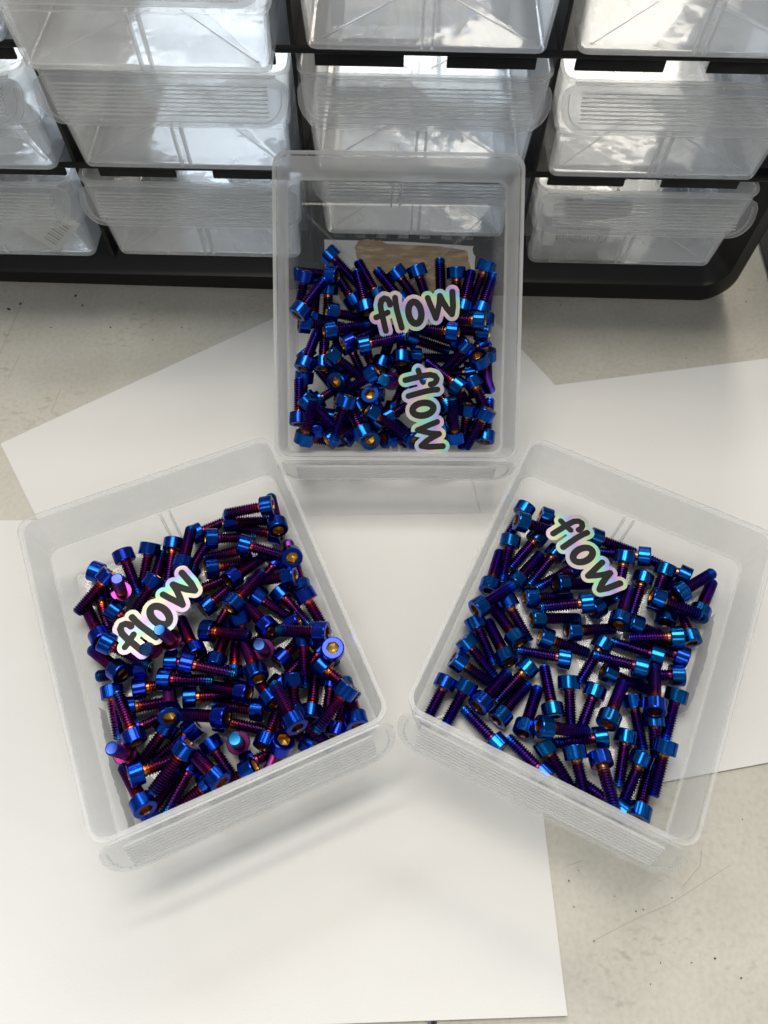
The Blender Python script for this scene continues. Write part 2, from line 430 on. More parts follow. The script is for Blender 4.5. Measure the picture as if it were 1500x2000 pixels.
def lip_plate(hw, hgt, r, thick, off, v0=0.0):
    """plate in the sloped plane of the pull; v runs down the slope"""
    pts = [(hw, v0 + 4.0), (hw - 1.2, v0 + 1.6), (hw - 4.5, v0), (-hw + 4.5, v0), (-hw + 1.2, v0 + 1.6), (-hw, v0 + 4.0)]
    for cx, a0 in ((-hw + r, 180), (hw - r, 270)):
        for k in range(9):
            a = R(a0 + 90 * k / 8)
            pts.append((cx + r * math.cos(a), v0 + hgt - r - r * math.sin(a)))
    base = Vector((0, -70.2, 49.4)); d = Vector((0, -7.8, -14.2)).normalized(); n = Vector((0, d.z, -d.y))  # outward
    if n.y > 0: n = -n
    m = MB(); k = len(pts)
    vs = [tuple(base + Vector((x, 0, 0)) + d * v + n * off) for x, v in pts] + [tuple(base + Vector((x, 0, 0)) + d * v + n * (off + thick)) for x, v in pts]
    m.add(vs, [tuple(range(k)), tuple(range(2 * k - 1, k - 1, -1))] + [(i, k + i, k + (i + 1) % k, (i + 1) % k) for i in range(k)])
    return m, base, d, n
def build_drawer(root, mat_body, mat_lip, quiet=False):
    b = obj('tray_body', BODY[mat_body], root)
    lp = obj('front_pull', LIP[mat_lip], root)
    obj('pull_border', BORDER[mat_lip], lp)
    g = obj('grip_ridges', GRIP[mat_lip], lp); g['kind'] = 'stuff'
    for me in RIBS[mat_lip]: obj('divider_rib', me, b)
    for me in FRIBS[mat_lip]: obj('floor_rib', me, b)
BODY = {}; LIP = {}; BORDER = {}; GRIP = {}; RIBS = {}; FRIBS = {}
_body = body_mesh()
def with_mat(me, mat):
    c = me.copy(); c.materials[0] = mat; return c
_m, _b, _d, _n = lip_plate(57.0, 18.8, 11.5, 1.3, 0.0)
# flange joining pull and rim
_m.box((-52.0, -71.4, 49.9), (52.0, -70.1, 51.2))
_lip = _m.mesh('front_pull', M_LIP, None, 0.35)
def arc_border():
    m = MB(); hw, hgt, r = 54.0, 15.6, 9.5
    pts = [(-hw, 3.5)]
    for cx, a0 in ((-hw + r, 180), (hw - r, 270)):
        for k in range(9):
            a = R(a0 + 90 * k / 8); pts.append((cx + r * math.cos(a), 1.2 + hgt - r - r * math.sin(a)))
    pts.append((hw, 3.5))
    P = [_b + Vector((x, 0, 0)) + _d * v + _n * 1.5 for x, v in pts]
    for a, c in zip(P, P[1:]): m.bar(tuple(a), tuple(c), 0.7, 0.6, tuple(_n))
    return m.mesh('pull_border', M_LIP)
_border = arc_border()
_g = MB()
for k in range(8):
    v = 3.0 + k * 1.62
    p = _b + _d * v + _n * 1.45
    _g.bar((-48, p.y, p.z), (48, p.y, p.z), 0.6, 1.2, tuple(_n))
_grip = _g.mesh('grip_ridges', M_LIP)
_ribs = []
for yy, s in ((-64.9, 1), (63.3, -1)):
    for sx in (-1, 1):
        m = MB()
        m.prism([(sx * 2.2 - .65, 0), (sx * 2.2 + .65, 0), (sx * 2.2 + .45, 2.8), (sx * 2.2 - .45, 2.8)], 1.3, 24.6)
        # lean outwards with the wall
        m.v = [(x, yy + s * (y - 0.3) + (-s) * 1.7 * (z - 1.3) / 22, z) for x, y, z in m.v]
        _ribs.append(m.mesh('divider_rib', M_LIP))
_fr = []
for sx in (-1, 1):
    m = MB(); m.bar((sx * 46, -58, 1.4), (sx * 7, -20, 1.4), 0.9, 0.5); _fr.append(m.mesh('floor_rib', M_LIP))
    m = MB(); m.bar((sx * 46, 56, 1.4), (sx * 7, 20, 1.4), 0.9, 0.5); _fr.append(m.mesh('floor_rib', M_LIP))
for mt in (M_TRAY, M_TRAY_VEIL, M_LIP, M_BIN, M_PULL):
    BODY[mt] = with_mat(_body, mt); LIP[mt] = with_mat(_lip, mt); BORDER[mt] = with_mat(_border, mt); GRIP[mt] = with_mat(_grip, M_GRIP)
    RIBS[mt] = [with_mat(x, mt) for x in _ribs]; FRIBS[mt] = [with_mat(x, mt) for x in _fr]

BODY[M_TRAY_VEIL].materials[1] = M_EDGE_VEIL
def M4(loc, rot=(0, 0, 0)):
    return Matrix.Translation(Vector(loc) * MM) @ Euler(rot, 'XYZ').to_matrix().to_4x4()
TRAYS = {
    'L': M4((-75.8, 98.3, 1.75), (0, 0, 0.4529)),
    'R': M4((91.5, 105.2, 1.75), (0, 0, -0.4173)),
    'C': M4((1.2, 268.8, 37.4), (R(33.66), R(-0.23), R(2.5)))}
for k, lab in (('L', 'clear plastic tray of purplish bolts, lying flat on the left'),
               ('R', 'clear plastic tray of bluer bolts, lying flat on the right'),
               ('C', 'clear plastic tray of bolts tilted up against the drawer cabinet')):
    t = empty('storage_tray', TRAYS[k])
    tag(t, lab, 'tray', 'clear trays filled with bolts')
    build_drawer(t, M_TRAY_VEIL if k == 'C' else M_TRAY, M_LIP)

# ------------------------------------------------------------------ cabinet
CAB = Matrix.Translation((0, 0.317, 0)) @ Matrix.Rotation(R(1.19), 4, 'Z') @ Matrix.Rotation(R(-0.68), 4, 'Y') @ Matrix.Translation((0, -0.317, 0))
YF = 321.0
COLX = [-219.3, -104.0, 11.3, 126.6]
ROWZ = [37.3, 92.9, 151.8, 209.5]
XL, XR, ZT = -300.0, 207.0, 286.0
cab = empty('drawer_cabinet', CAB)
tag(cab, 'black plastic small-parts cabinet holding rows of clear drawers', 'cabinet')
def ring(x0, x1, z0, z1, r_, y, n=8):
    pts = []
    for cx, cz, a0 in ((x1 - r_, z1 - r_, 0), (x0 + r_, z1 - r_, 90), (x0 + r_, z0 + r_, 180), (x1 - r_, z0 + r_, 270)):
        for k in range(n + 1):
            a = R(a0 + 90 * k / n); pts.append((cx + r_ * math.cos(a), y, cz + r_ * math.sin(a)))
    return pts
m = MB()
m.rings([ring(XL, XR, -4, ZT, 20, YF + 165), ring(XL, XR, -4, ZT, 20, YF + 13), ring(XL + .8, XR - .8, -3, ZT - .8, 19.5, YF + 10), ring(XL + 3, XR - 3, 0, ZT - 3, 18, YF + 8.5),
         ring(XL + 8, XR - 8, 11, ZT - 8, 14, YF + 8.5), ring(XL + 10, XR - 10, 13, ZT - 9, 12, YF + 10.5), ring(XL + 20, XR - 22, 32, ZT - 20, 4, YF + 20), ring(XL + 20, XR - 22, 32, ZT - 20, 4, YF + 165), ring(XL, XR, -4, ZT, 20, YF + 165)], False, False)
obj('outer_shell', m.mesh('outer_shell', M_SILL, 35), cab)
DIVX = [(a + b_) / 2 for a, b_ in zip(COLX, COLX[1:])]
for x in DIVX:
    m = MB(); m.box((x - 1.1, YF + 1, 30), (x + 1.1, YF + 160, ZT - 19))
    obj('divider_wall', m.mesh('divider_wall', M_BLACK, 40, 0.8), cab)
for z in ROWZ[1:]:
    m = MB()
    prof = [(YF + 1, z - 3.9), (YF, z - 3.2), (YF - .3, z - 2.2), (YF, z - 1.1), (YF + 1, z - .4), (YF + 7, z - .4), (YF + 7.6, z - 1.2), (YF + 7.6, z - 3), (YF + 6, z - 3.9)]
    x0, x1 = XL + 18, XR - 19
    n = len(prof)
    m.add([(x0, y, zz) for y, zz in prof] + [(x1, y, zz) for y, zz in prof],
          [tuple(range(n)), tuple(range(2 * n - 1, n - 1, -1))] + [(i, n + i, n + (i + 1) % n, (i + 1) % n) for i in range(n)])
    obj('shelf_bar', m.mesh('shelf_bar', M_BLACK, 30), cab)
    for cx in COLX:      # a drawer rides on two narrow runners, the shelf between them is open
        for s in (-1, 1):
            m = MB(); a, b_ = sorted((cx + s * 44, cx + s * 56.6)); m.box((a, YF + 7.0, z - 3.4), (b_, YF + 158, z - 0.5))
            obj('runner', m.mesh('runner', M_BLACK), cab)
# hanging stop lips under each shelf, notched at the middle of a drawer
for z in ROWZ[1:] + [ZT - 18]:
    for cx in COLX:
        for s in (-1, 1):
            m = MB(); a, b_ = sorted((cx + s * 9.5, cx + s * 49))
            m.box((a, YF + 5, z - 11.5), (b_, YF + 6.8, z - 3.0))
            obj('stop_lip', m.mesh('stop_lip', M_BLACK, 30, 0.4), cab)
# slotted floor of the lowest row
for cx in COLX:
    for k in range(9):
        x = cx - 50 + k * 12.5
        m = MB(); m.box((x - 3.2, YF + 19, 32.3), (x + 3.2, YF + 158, 36.6))
        obj('floor_slat', m.mesh('floor_slat', M_BLACK), cab)

# dark box, a sliver at the right edge; added to block light from behind
nb = MB(); nb.box((236, 338, 0), (420, 500, 290))
tag(obj('side_blocker', nb.mesh('side_blocker', M_SILL, 40, 6)), 'dark box at the right edge beside the drawer cabinet, added to block light', 'cabinet')
NAMES = {(0, 0): 'lowest clear drawer at far left with a barcode label', (0, 1): 'empty lowest clear drawer left of the leaning tray', (0, 2): 'lowest clear drawer directly behind the leaning tray',
         (0, 3): 'lowest clear drawer at far right holding steel bolts', (1, 0): 'middle-row clear drawer cut off at far left', (1, 1): 'middle-row clear drawer left of the leaning tray top',
         (1, 2): 'middle-row clear drawer right above the leaning tray', (1, 3): 'middle-row clear drawer at far right', (2, 0): 'top-row clear drawer corner at the left edge',
         (2, 1): 'top-row clear drawer pulled out farther than its neighbours', (2, 2): 'top-row clear drawer above the leaning tray', (2, 3): 'top-row clear drawer at far right'}
PULL = {(2, 1): -18, (0, 2): 20, (1, 0): -3, (0, 0): -2, (1, 2): 1}
BINM = {}
for (r_, c_), lab in NAMES.items():
    mt = CAB @ M4((COLX[c_], 317 + 65.2 + PULL.get((r_, c_), 0), ROWZ[r_] + 0.1), (0, 0, R(random.uniform(-.15, .15)))) @ Matrix.Diagonal((0.975, 1, 1, 1))
    t = empty('cabinet_bin', mt); BINM[(r_, c_)] = mt
    tag(t, lab, 'drawer', 'clear drawers in the black cabinet')
    build_drawer(t, M_BIN, M_PULL)

# ------------------------------------------------------------------ things inside the cabinet drawers
def lathe(prof, n=24):
    return [[(r_ * math.cos(2 * math.pi * k / n), r_ * math.sin(2 * math.pi * k / n), z) for k in range(n)] for r_, z in prof]
def hex_bolt(mat, lab):
    t = empty('hex_bolt', mat); tag(t, lab, 'bolt', 'steel bolts in the right drawer')
    m = MB(); pts = [(9 * math.cos(R(60 * k)), 9 * math.sin(R(60 * k))) for k in range(6)]; m.prism(pts, 0, 7)
    obj('hex_head', m.mesh('hex_head', M_STEEL, 30, 0.5), t)
    prof = []
    z = 0.0
    while z > -30:
        prof += [(5.6, z), (4.9, z - 0.8)]; z -= 1.6
    m = MB(); m.rings(lathe([(5.0, 0.2)] + prof + [(4.2, z)], 20))
    obj('threaded_shank', m.mesh('threaded_shank', M_STEEL, 30), t)
B03 = BINM[(0, 3)]
hex_bolt(B03 @ M4((-38, -50, 10.5), (0, R(-90), R(-4))), 'fat steel hex bolt seen through the lowest right drawer')
hex_bolt(B03 @ M4((-22, -34, 10.5), (0, R(-90), R(8))), 'steel hex bolt behind the fat bolt in the right drawer')
m = MB(); m.prism([(-14, -14), (14, -14), (14, 14), (-14, 14)], 0, 0.25)
lb = obj('barcode_label', m.mesh('barcode_label', M_LABEL)); lb.matrix_world = BINM[(0, 0)] @ M4((30, -61.0, 19.5), (R(88), R(0), 0)) @ Matrix.Rotation(R(45), 4, 'Z')
tag(lb, 'white barcode label standing cornerwise in the lowest left drawer', 'label')
for k, w in enumerate((.8, .4, 1.1, .5, .9, .4, .7, 1.2, .5)):
    m = MB(); x = -10 + k * 2.2; m.box((x, -11, .26), (x + w, -4, .34)); obj('barcode_bar', m.mesh('barcode_bar', M_GREY_INK), lb)
m = MB(); m.prism([(-24, -15), (22, -17), (23, 14), (-23, 16)], 0, 0.3)
cd = obj('paper_slip', m.mesh('paper_slip', M_PAPER)); cd.matrix_world = BINM[(2, 1)] @ M4((-15, 5, 2.0), (0, 0, 0.05)); tag(cd, 'white slip of paper inside the pulled-out top drawer', 'paper')
m = MB(); m.prism([(-9, -5), (8, -6), (10, 2), (4, 6), (-7, 5)], 0, 0.3)
cd = obj('paper_slip', m.mesh('paper_slip', M_PAPER)); cd.matrix_world = BINM[(1, 0)] @ M4((22, -50, 2.0), (R(12), 0, 0.3)); tag(cd, 'small white scrap in the middle drawer at far left', 'paper')

# ------------------------------------------------------------------ torn label under the floor of the leaning tray
def jag(pts, amp, seed, step=1.6):
    rnd = random.Random(seed); out = []
    for (x0, y0, j0), (x1, y1, _) in zip(pts, pts[1:] + pts[:1]):
        n = max(1, int(math.hypot(x1 - x0, y1 - y0) / step)) if j0 else 1
        for k in range(n):
            t_ = k / n; a = amp * j0 if k else 0
            out.append((x0 + (x1 - x0) * t_ + rnd.uniform(-a, a), y0 + (y1 - y0) * t_ + rnd.uniform(-a, a)))
    return out
LAB = jag([(-37.4, 44.4, 0), (7.6, 43.6, 0), (41.6, 41.8, 1), (42.7, 21.2, 1), (43.8, -5.5, 0), (-35.7, -7.5, 0)], 0.7, 3)
m = MB(); m.prism(LAB, -0.45, -0.3)
lo = obj('torn_label', m.mesh('torn_label', M_LABEL)); lo.matrix_world = TRAYS['C']
tag(lo, 'white label with torn brown backing stuck under the leaning tray', 'label')
m = MB(); m.prism(jag([(-21.5, 40.6, 1), (-19.4, 43.8, 1), (-14.5, 44.9, 1), (-8.0, 44.4, 1), (-3.2, 42.4, 0), (23.9, 41.6, 0), (36.7, 39.7, 1), (38.6, 37.0, 1), (40.5, 25.2, 1), (41.3, 10.6, 1), (-2.9, 7.5, 1), (-28.0, 12.6, 1), (-32.9, 20.5, 1), (-26.9, 27.2, 1), (-19.9, 31.2, 1)], 0.8, 5), -0.28, -0.12)
obj('kraft_layer', m.mesh('kraft_layer', M_KRAFT), lo)

# torn film left on a side wall of each flat tray
for k, sx, y0, y1, lab in (('L', -1, -62, -8, 'ragged strip of torn label film on the left wall of the left tray'), ('R', 1, -6, 44, 'ragged strip of torn label film on the right wall of the right tray')):
    rnd = random.Random(ord(k)); n = 34
    up = []; y = y0; zt = 6.0
    for i in range(n + 1):
        yy = y0 + (y1 - y0) * i / n
        zt = 15.0 - abs(i / n - .45) * 10 + rnd.uniform(-1.0, 1.0)
        up.append((yy, zt))
    vs = []; fs = []
    wx = lambda z_: sx * (52.75 + 1.5 * z_ / 24 + 0.06)
    for yy, z_ in up:
        for dx in (0, 0.12):
            vs.append((wx(1.6) + sx * dx, yy, 1.6)); vs.append((wx(z_) + sx * dx, yy, z_))
    for i in range(n):
        a, c = 4 * i, 4 * i + 4
        fs += [(a, a + 1, c + 1, c), (a + 2, c + 2, c + 3, a + 3), (a + 1, a + 3, c + 3, c + 1), (a, c, c + 2, a + 2)]
    fs += [(0, 2, 3, 1), (4 * n, 4 * n + 1, 4 * n + 3, 4 * n + 2)]
    o = obj('label_residue', mesh_of('label_residue', vs, fs, M_RESIDUE)); o.matrix_world = TRAYS[k]
    tag(o, lab, 'label')

# ------------------------------------------------------------------ bolts
NSEG = 30
def hexr(a, af):
    t_ = (math.degrees(a) + 30) % 60 - 30
    return af / 2 / math.cos(R(t_))
def ringz(rf, z): return [(rf(2 * math.pi * k / NSEG) * math.cos(2 * math.pi * k / NSEG), rf(2 * math.pi * k / NSEG) * math.sin(2 * math.pi * k / NSEG), z) for k in range(NSEG)]
def const(r_): return lambda a: r_
m = MB()
m.rings([ringz(lambda a: hexr(a, 5.3), 0), ringz(const(4.45), 0), ringz(const(4.85), -.18), ringz(const(5.0), -.55), ringz(const(5.0), -5.55), ringz(const(4.9), -5.85), ringz(const(4.6), -6.0), ringz(const(2.4), -6.0)], False, True)
HEAD = m.mesh('bolt_head', M_HEAD, 18)
m = MB()
m.rings([ringz(lambda a: hexr(a, 5.3), 0), ringz(lambda a: hexr(a, 5.1), -.3), ringz(lambda a: hexr(a, 5.1), -3.2), ringz(const(.3), -4.3)], False, True)
SOCK = m.mesh('hex_socket', M_SOCKET, 30)
prof = [(2.55, -5.9), (2.5, -7.1), (2.2, -7.3)]
z = -7.5
while z > -22.7:
    prof += [(2.12, z), (2.80, z - .48), (2.80, z - .60), (2.12, z - 1.08)]; z -= 1.16
prof += [(2.25, z), (2.25, z - .3), (1.9, -24.0)]
m = MB(); m.rings([ringz(const(r_), z_) for r_, z_ in prof])
SHANK = m.mesh('threaded_shank', M_SHANK, 34)

BOLTS = {'L': [
(-140.0, 133.2, 7.8, -117.1, 126.8, 4.8, ''),
(-124.8, 141.5, 14.0, -114.0, 121.0, 7.7, ''),
(-112.5, 147.1, 11.3, -114.9, 124.2, 4.4, ''),
(-102.6, 151.6, 8.1, -102.5, 127.8, 4.8, ''),
(-93.6, 131.3, 17.2, -93.6, 155.1, 13.8, ''),
(-93.5, 131.4, 7.8, -85.7, 153.9, 4.8, ''),
(-108.1, 121.6, 7.8, -108.2, 145.4, 4.8, ''),
(-104.1, 127.6, 17.7, -114.8, 107.0, 11.7, ''),
(-122.6, 121.7, 6.3, -117.9, 120.5, 29.8, 'standing'),
(-125.5, 128.4, 17.6, -139.6, 110.0, 11.4, ''),
(-133.7, 122.8, 7.8, -124.3, 101.0, 4.8, ''),
(-125.5, 113.6, 11.4, -105.4, 102.4, 4.9, ''),
(-124.4, 96.6, 12.5, -138.5, 114.9, 6.1, ''),
(-122.3, 95.2, 20.2, -100.7, 86.7, 13.9, ''),
(-111.6, 81.8, 14.6, -130.7, 94.4, 7.5, ''),
(-94.0, 99.5, 6.3, -94.5, 97.7, 30.2, 'standing'),
(-103.3, 96.7, 6.5, -99.1, 89.2, 28.9, 'standing'),
(-81.0, 91.7, 12.7, -93.2, 111.3, 6.4, ''),
(-96.5, 89.7, 7.9, -72.7, 90.8, 4.7, ''),
(-85.9, 86.7, 19.7, -62.3, 83.4, 17.0, ''),
(-54.0, 165.8, 21.5, -77.4, 161.4, 17.9, ''),
(-50.5, 153.9, 17.6, -57.6, 176.0, 11.4, ''),
(-94.9, 153.6, 7.8, -74.9, 166.6, 4.8, ''),
(-79.2, 159.7, 12.2, -56.5, 164.7, 6.2, ''),
(-86.4, 150.4, 12.2, -63.7, 155.0, 6.1, ''),
(-49.9, 156.0, 7.8, -73.3, 160.4, 4.8, ''),
(-63.5, 148.0, 8.6, -86.8, 143.5, 4.7, ''),
(-68.8, 146.1, 18.0, -45.6, 142.1, 13.2, ''),
(-41.8, 137.7, 22.1, -46.9, 153.1, 4.4, 'faceup'),
(-37.4, 126.4, 7.8, -45.0, 149.0, 4.8, ''),
(-84.3, 134.9, 10.8, -62.3, 142.1, 4.5, ''),
(-72.0, 127.7, 13.7, -56.7, 145.1, 7.4, ''),
(-49.3, 144.2, 7.7, -63.1, 124.7, 5.2, ''),
(-68.0, 112.2, 20.5, -56.0, 132.5, 15.9, ''),
(-92.0, 122.3, 7.8, -71.6, 134.7, 4.8, ''),
(-83.5, 115.2, 7.8, -68.0, 133.3, 4.8, ''),
(-40.3, 131.6, 16.2, -63.3, 129.7, 9.8, ''),
(-59.9, 123.9, 11.3, -39.8, 112.7, 4.3, ''),
(-49.6, 127.6, 7.8, -32.5, 111.0, 4.8, ''),
(-36.6, 124.6, 15.9, -23.4, 105.6, 9.5, ''),
(-68.8, 122.9, 7.8, -78.8, 101.3, 4.9, ''),
(-66.1, 113.1, 11.4, -56.3, 92.4, 4.4, ''),
(-49.0, 104.2, 14.7, -64.9, 120.7, 7.6, ''),
(-37.0, 111.4, 11.2, -57.8, 101.6, 4.4, ''),
(-22.6, 102.0, 23.4, -45.7, 103.9, 17.3, ''),
(-80.3, 104.1, 12.7, -57.5, 100.0, 19.0, ''),
(-34.3, 104.2, 13.7, -31.7, 80.9, 8.6, ''),
(-51.9, 97.6, 6.5, -51.0, 93.2, 30.1, 'standing'),
(-19.5, 93.8, 28.2, -19.9, 94.8, 4.2, 'faceup'),
(-23.6, 101.5, 7.8, -37.8, 82.5, 4.8, ''),
(-26.4, 90.8, 16.2, -7.7, 75.8, 15.3, ''),
(-45.5, 91.5, 7.9, -31.1, 110.5, 4.9, ''),
(-72.9, 87.0, 12.3, -69.9, 110.0, 6.1, ''),
(-64.1, 82.9, 7.8, -66.2, 106.6, 4.8, ''),
(-51.1, 80.9, 19.9, -61.5, 101.3, 13.0, ''),
(-45.9, 79.3, 7.8, -31.6, 98.3, 4.9, ''),
(-55.4, 75.9, 14.0, -78.2, 80.5, 7.8, ''),
(-43.4, 71.5, 16.2, -58.6, 88.9, 9.6, ''),
(-31.5, 59.6, 27.0, -44.0, 79.0, 20.7, ''),
(-37.4, 85.8, 15.0, -33.8, 63.0, 8.5, ''),
(-28.3, 67.4, 7.8, -27.4, 91.2, 4.8, ''),
(-19.7, 87.6, 7.8, -22.1, 63.9, 4.9, ''),
(-11.4, 79.4, 23.2, -24.8, 60.4, 17.2, ''),
(-7.2, 63.8, 14.6, -13.9, 86.0, 8.2, ''),
(-17.0, 59.8, 8.1, -11.3, 82.8, 4.7, ''),
(-36.3, 69.3, 17.7, -18.1, 54.9, 11.6, ''),
(-25.2, 55.8, 7.8, -45.5, 68.2, 4.8, ''),
(-37.2, 55.6, 22.6, -45.1, 44.3, 3.0, 'faceup'),
(-46.7, 53.4, 12.8, -41.1, 76.3, 8.1, ''),
(-70.0, 65.5, 7.8, -46.5, 61.9, 4.8, ''),
(-48.5, 70.3, 7.8, -72.2, 72.0, 4.8, ''),
(-62.7, 64.7, 18.0, -85.8, 66.0, 11.8, ''),
(-85.4, 74.2, 7.8, -61.8, 77.4, 4.9, ''),
(-58.2, 55.8, 6.3, -56.1, 53.6, 30.1, 'standing'),
(-55.6, 46.1, 7.8, -35.1, 58.2, 4.8, ''),
(-48.6, 45.4, 16.6, -68.2, 32.9, 10.5, ''),
(-71.9, 56.7, 7.8, -56.5, 38.6, 4.8, ''),
(-60.6, 37.8, 20.1, -78.5, 52.4, 13.5, ''),
(-103.0, 87.2, 7.8, -126.4, 82.7, 4.8, ''),
(-108.1, 76.7, 7.8, -85.1, 83.0, 4.8, ''),
(-96.2, 80.7, 13.0, -72.2, 81.1, 13.4, ''),
(-118.2, 78.4, 7.8, -110.6, 55.8, 4.8, ''),
(-99.0, 52.2, 17.2, -111.3, 72.8, 17.6, ''),
(-110.6, 67.0, 11.4, -88.7, 73.7, 4.4, ''),
(-85.8, 62.2, 22.0, -92.9, 78.5, 5.8, 'faceup'),
(-106.5, 57.8, 8.7, -86.5, 70.5, 4.7, ''),
(-88.3, 63.4, 9.6, -100.9, 43.6, 4.6, ''),
(-77.1, 63.1, 7.8, -94.3, 46.6, 4.8, ''),
(-76.2, 52.8, 22.0, -89.2, 33.5, 15.7, ''),
(-104.9, 49.4, 6.3, -104.5, 47.9, 30.2, 'standing'),
(-99.0, 38.7, 19.6, -78.5, 49.4, 13.1, ''),
(-90.2, 26.7, 17.0, -105.0, 44.3, 10.1, ''),
(-75.7, 48.2, 8.4, -84.1, 25.8, 9.8, ''),
(-93.0, 23.0, 7.8, -81.9, 44.1, 4.8, ''),
(-67.0, 41.4, 7.8, -84.3, 25.0, 4.8, '')],
'R': [
(72.8, 179.0, 9.0, 60.7, 158.7, 4.6, ''),
(64.7, 165.0, 18.3, 87.6, 161.6, 12.2, ''),
(79.2, 174.1, 7.8, 102.1, 167.3, 4.8, ''),
(63.4, 160.0, 11.7, 58.9, 137.3, 5.4, ''),
(51.8, 131.3, 7.8, 58.7, 154.1, 4.8, ''),
(79.1, 163.8, 7.8, 63.9, 145.5, 4.8, ''),
(63.9, 135.0, 7.8, 79.0, 153.5, 4.8, ''),
(87.4, 155.4, 7.8, 72.4, 136.8, 4.8, ''),
(96.3, 147.2, 7.8, 75.9, 135.0, 4.8, ''),
(83.4, 134.8, 11.6, 106.2, 138.7, 5.4, ''),
(43.8, 118.0, 16.7, 62.6, 132.5, 13.4, ''),
(69.0, 128.6, 7.8, 92.7, 131.3, 4.8, ''),
(59.4, 128.8, 7.8, 70.8, 107.8, 4.8, ''),
(99.2, 124.8, 16.0, 75.6, 122.6, 12.3, ''),
(65.1, 105.3, 10.7, 53.5, 125.3, 4.5, ''),
(71.7, 118.6, 7.8, 95.4, 120.7, 4.8, ''),
(44.2, 118.0, 7.8, 53.9, 96.2, 4.8, ''),
(39.1, 107.1, 10.2, 54.7, 89.8, 4.5, ''),
(59.7, 95.7, 10.9, 51.5, 117.4, 4.5, ''),
(34.4, 97.3, 10.8, 54.4, 85.7, 4.4, ''),
(75.2, 110.1, 7.8, 98.1, 103.7, 4.8, ''),
(88.0, 113.0, 7.8, 111.6, 116.3, 4.8, ''),
(88.8, 99.5, 7.8, 65.3, 103.6, 4.8, ''),
(103.6, 163.4, 7.8, 126.4, 156.5, 4.8, ''),
(131.1, 151.3, 11.7, 108.6, 156.0, 5.1, ''),
(150.4, 142.7, 7.8, 129.9, 154.9, 4.8, ''),
(118.0, 151.9, 14.4, 112.2, 129.0, 10.3, ''),
(128.4, 144.2, 7.8, 119.8, 122.0, 4.8, ''),
(110.2, 114.4, 15.3, 119.7, 135.6, 9.2, ''),
(138.2, 147.4, 12.3, 129.8, 125.8, 6.0, ''),
(139.7, 131.4, 12.5, 160.0, 144.2, 12.7, ''),
(127.3, 129.7, 14.8, 149.9, 121.6, 14.1, ''),
(150.6, 122.5, 8.5, 162.7, 142.9, 4.7, ''),
(100.7, 123.5, 7.8, 120.4, 136.8, 4.8, ''),
(134.8, 118.9, 7.8, 141.5, 141.8, 4.8, ''),
(118.0, 118.8, 7.8, 140.5, 110.9, 4.8, ''),
(140.1, 110.8, 14.0, 116.8, 110.8, 8.3, ''),
(146.2, 109.5, 7.8, 143.5, 133.2, 4.8, ''),
(105.7, 109.8, 8.3, 92.9, 89.9, 4.8, ''),
(131.1, 101.0, 10.7, 109.7, 110.0, 4.5, ''),
(143.3, 102.1, 7.8, 121.5, 111.7, 4.8, ''),
(120.8, 93.7, 16.8, 98.6, 101.1, 11.3, ''),
(103.1, 95.0, 7.8, 125.5, 87.0, 4.8, ''),
(140.0, 94.4, 7.8, 116.2, 94.3, 4.8, ''),
(120.9, 74.6, 17.1, 126.0, 97.1, 10.7, ''),
(135.0, 87.1, 11.2, 128.3, 65.1, 4.4, ''),
(99.7, 88.0, 7.8, 90.4, 66.1, 4.8, ''),
(100.0, 69.0, 15.3, 111.2, 89.5, 9.9, ''),
(114.9, 84.5, 7.8, 118.2, 60.9, 4.8, ''),
(123.7, 76.8, 7.8, 123.1, 53.0, 4.9, ''),
(87.1, 91.7, 7.8, 87.1, 67.9, 4.8, ''),
(102.0, 65.4, 7.8, 78.4, 62.1, 4.8, ''),
(111.0, 68.9, 7.8, 105.7, 45.6, 4.8, ''),
(125.0, 63.6, 16.0, 118.2, 41.4, 9.8, ''),
(116.7, 59.1, 9.7, 106.4, 38.0, 4.6, ''),
(111.2, 32.6, 7.8, 120.8, 54.4, 4.9, ''),
(96.4, 57.8, 11.8, 99.0, 34.7, 17.8, ''),
(85.8, 60.6, 11.7, 89.9, 37.0, 10.1, ''),
(73.1, 62.7, 7.8, 86.0, 42.7, 4.9, ''),
(75.3, 46.8, 7.8, 58.7, 63.9, 4.8, ''),
(55.8, 58.2, 7.8, 39.5, 75.6, 4.8, ''),
(32.5, 88.8, 7.8, 22.0, 67.4, 4.8, ''),
(41.5, 86.8, 10.9, 30.6, 66.4, 4.6, ''),
(44.5, 74.8, 12.5, 59.8, 92.5, 7.0, ''),
(70.5, 96.8, 7.8, 54.3, 79.3, 4.8, ''),
(53.6, 70.3, 7.8, 69.3, 88.2, 4.8, ''),
(64.9, 64.7, 8.9, 73.6, 86.6, 4.7, ''),
(79.3, 72.9, 7.8, 76.9, 96.6, 4.8, ''),
(70.1, 66.8, 16.3, 93.3, 66.8, 10.1, ''),
(105.6, 33.0, 12.9, 88.0, 47.5, 5.4, '')],
'C': [
(-36.1, 294.2, 62.9, -18.5, 282.8, 51.3, ''),
(-28.8, 276.7, 62.5, -51.9, 282.2, 58.8, ''),
(-44.7, 276.4, 65.9, -48.9, 261.1, 47.9, ''),
(-47.7, 253.4, 58.0, -35.1, 273.1, 63.2, ''),
(-41.4, 261.9, 41.5, -40.7, 283.3, 52.2, ''),
(-34.1, 280.6, 53.8, -34.5, 262.4, 38.2, ''),
(-19.0, 271.5, 47.4, -32.9, 289.1, 55.9, ''),
(-13.2, 262.5, 51.9, -19.6, 284.5, 59.1, ''),
(-7.1, 274.3, 48.9, -19.6, 292.7, 58.0, ''),
(6.0, 273.4, 48.0, -9.8, 289.7, 55.7, ''),
(-0.8, 288.5, 58.2, 14.8, 275.4, 45.5, ''),
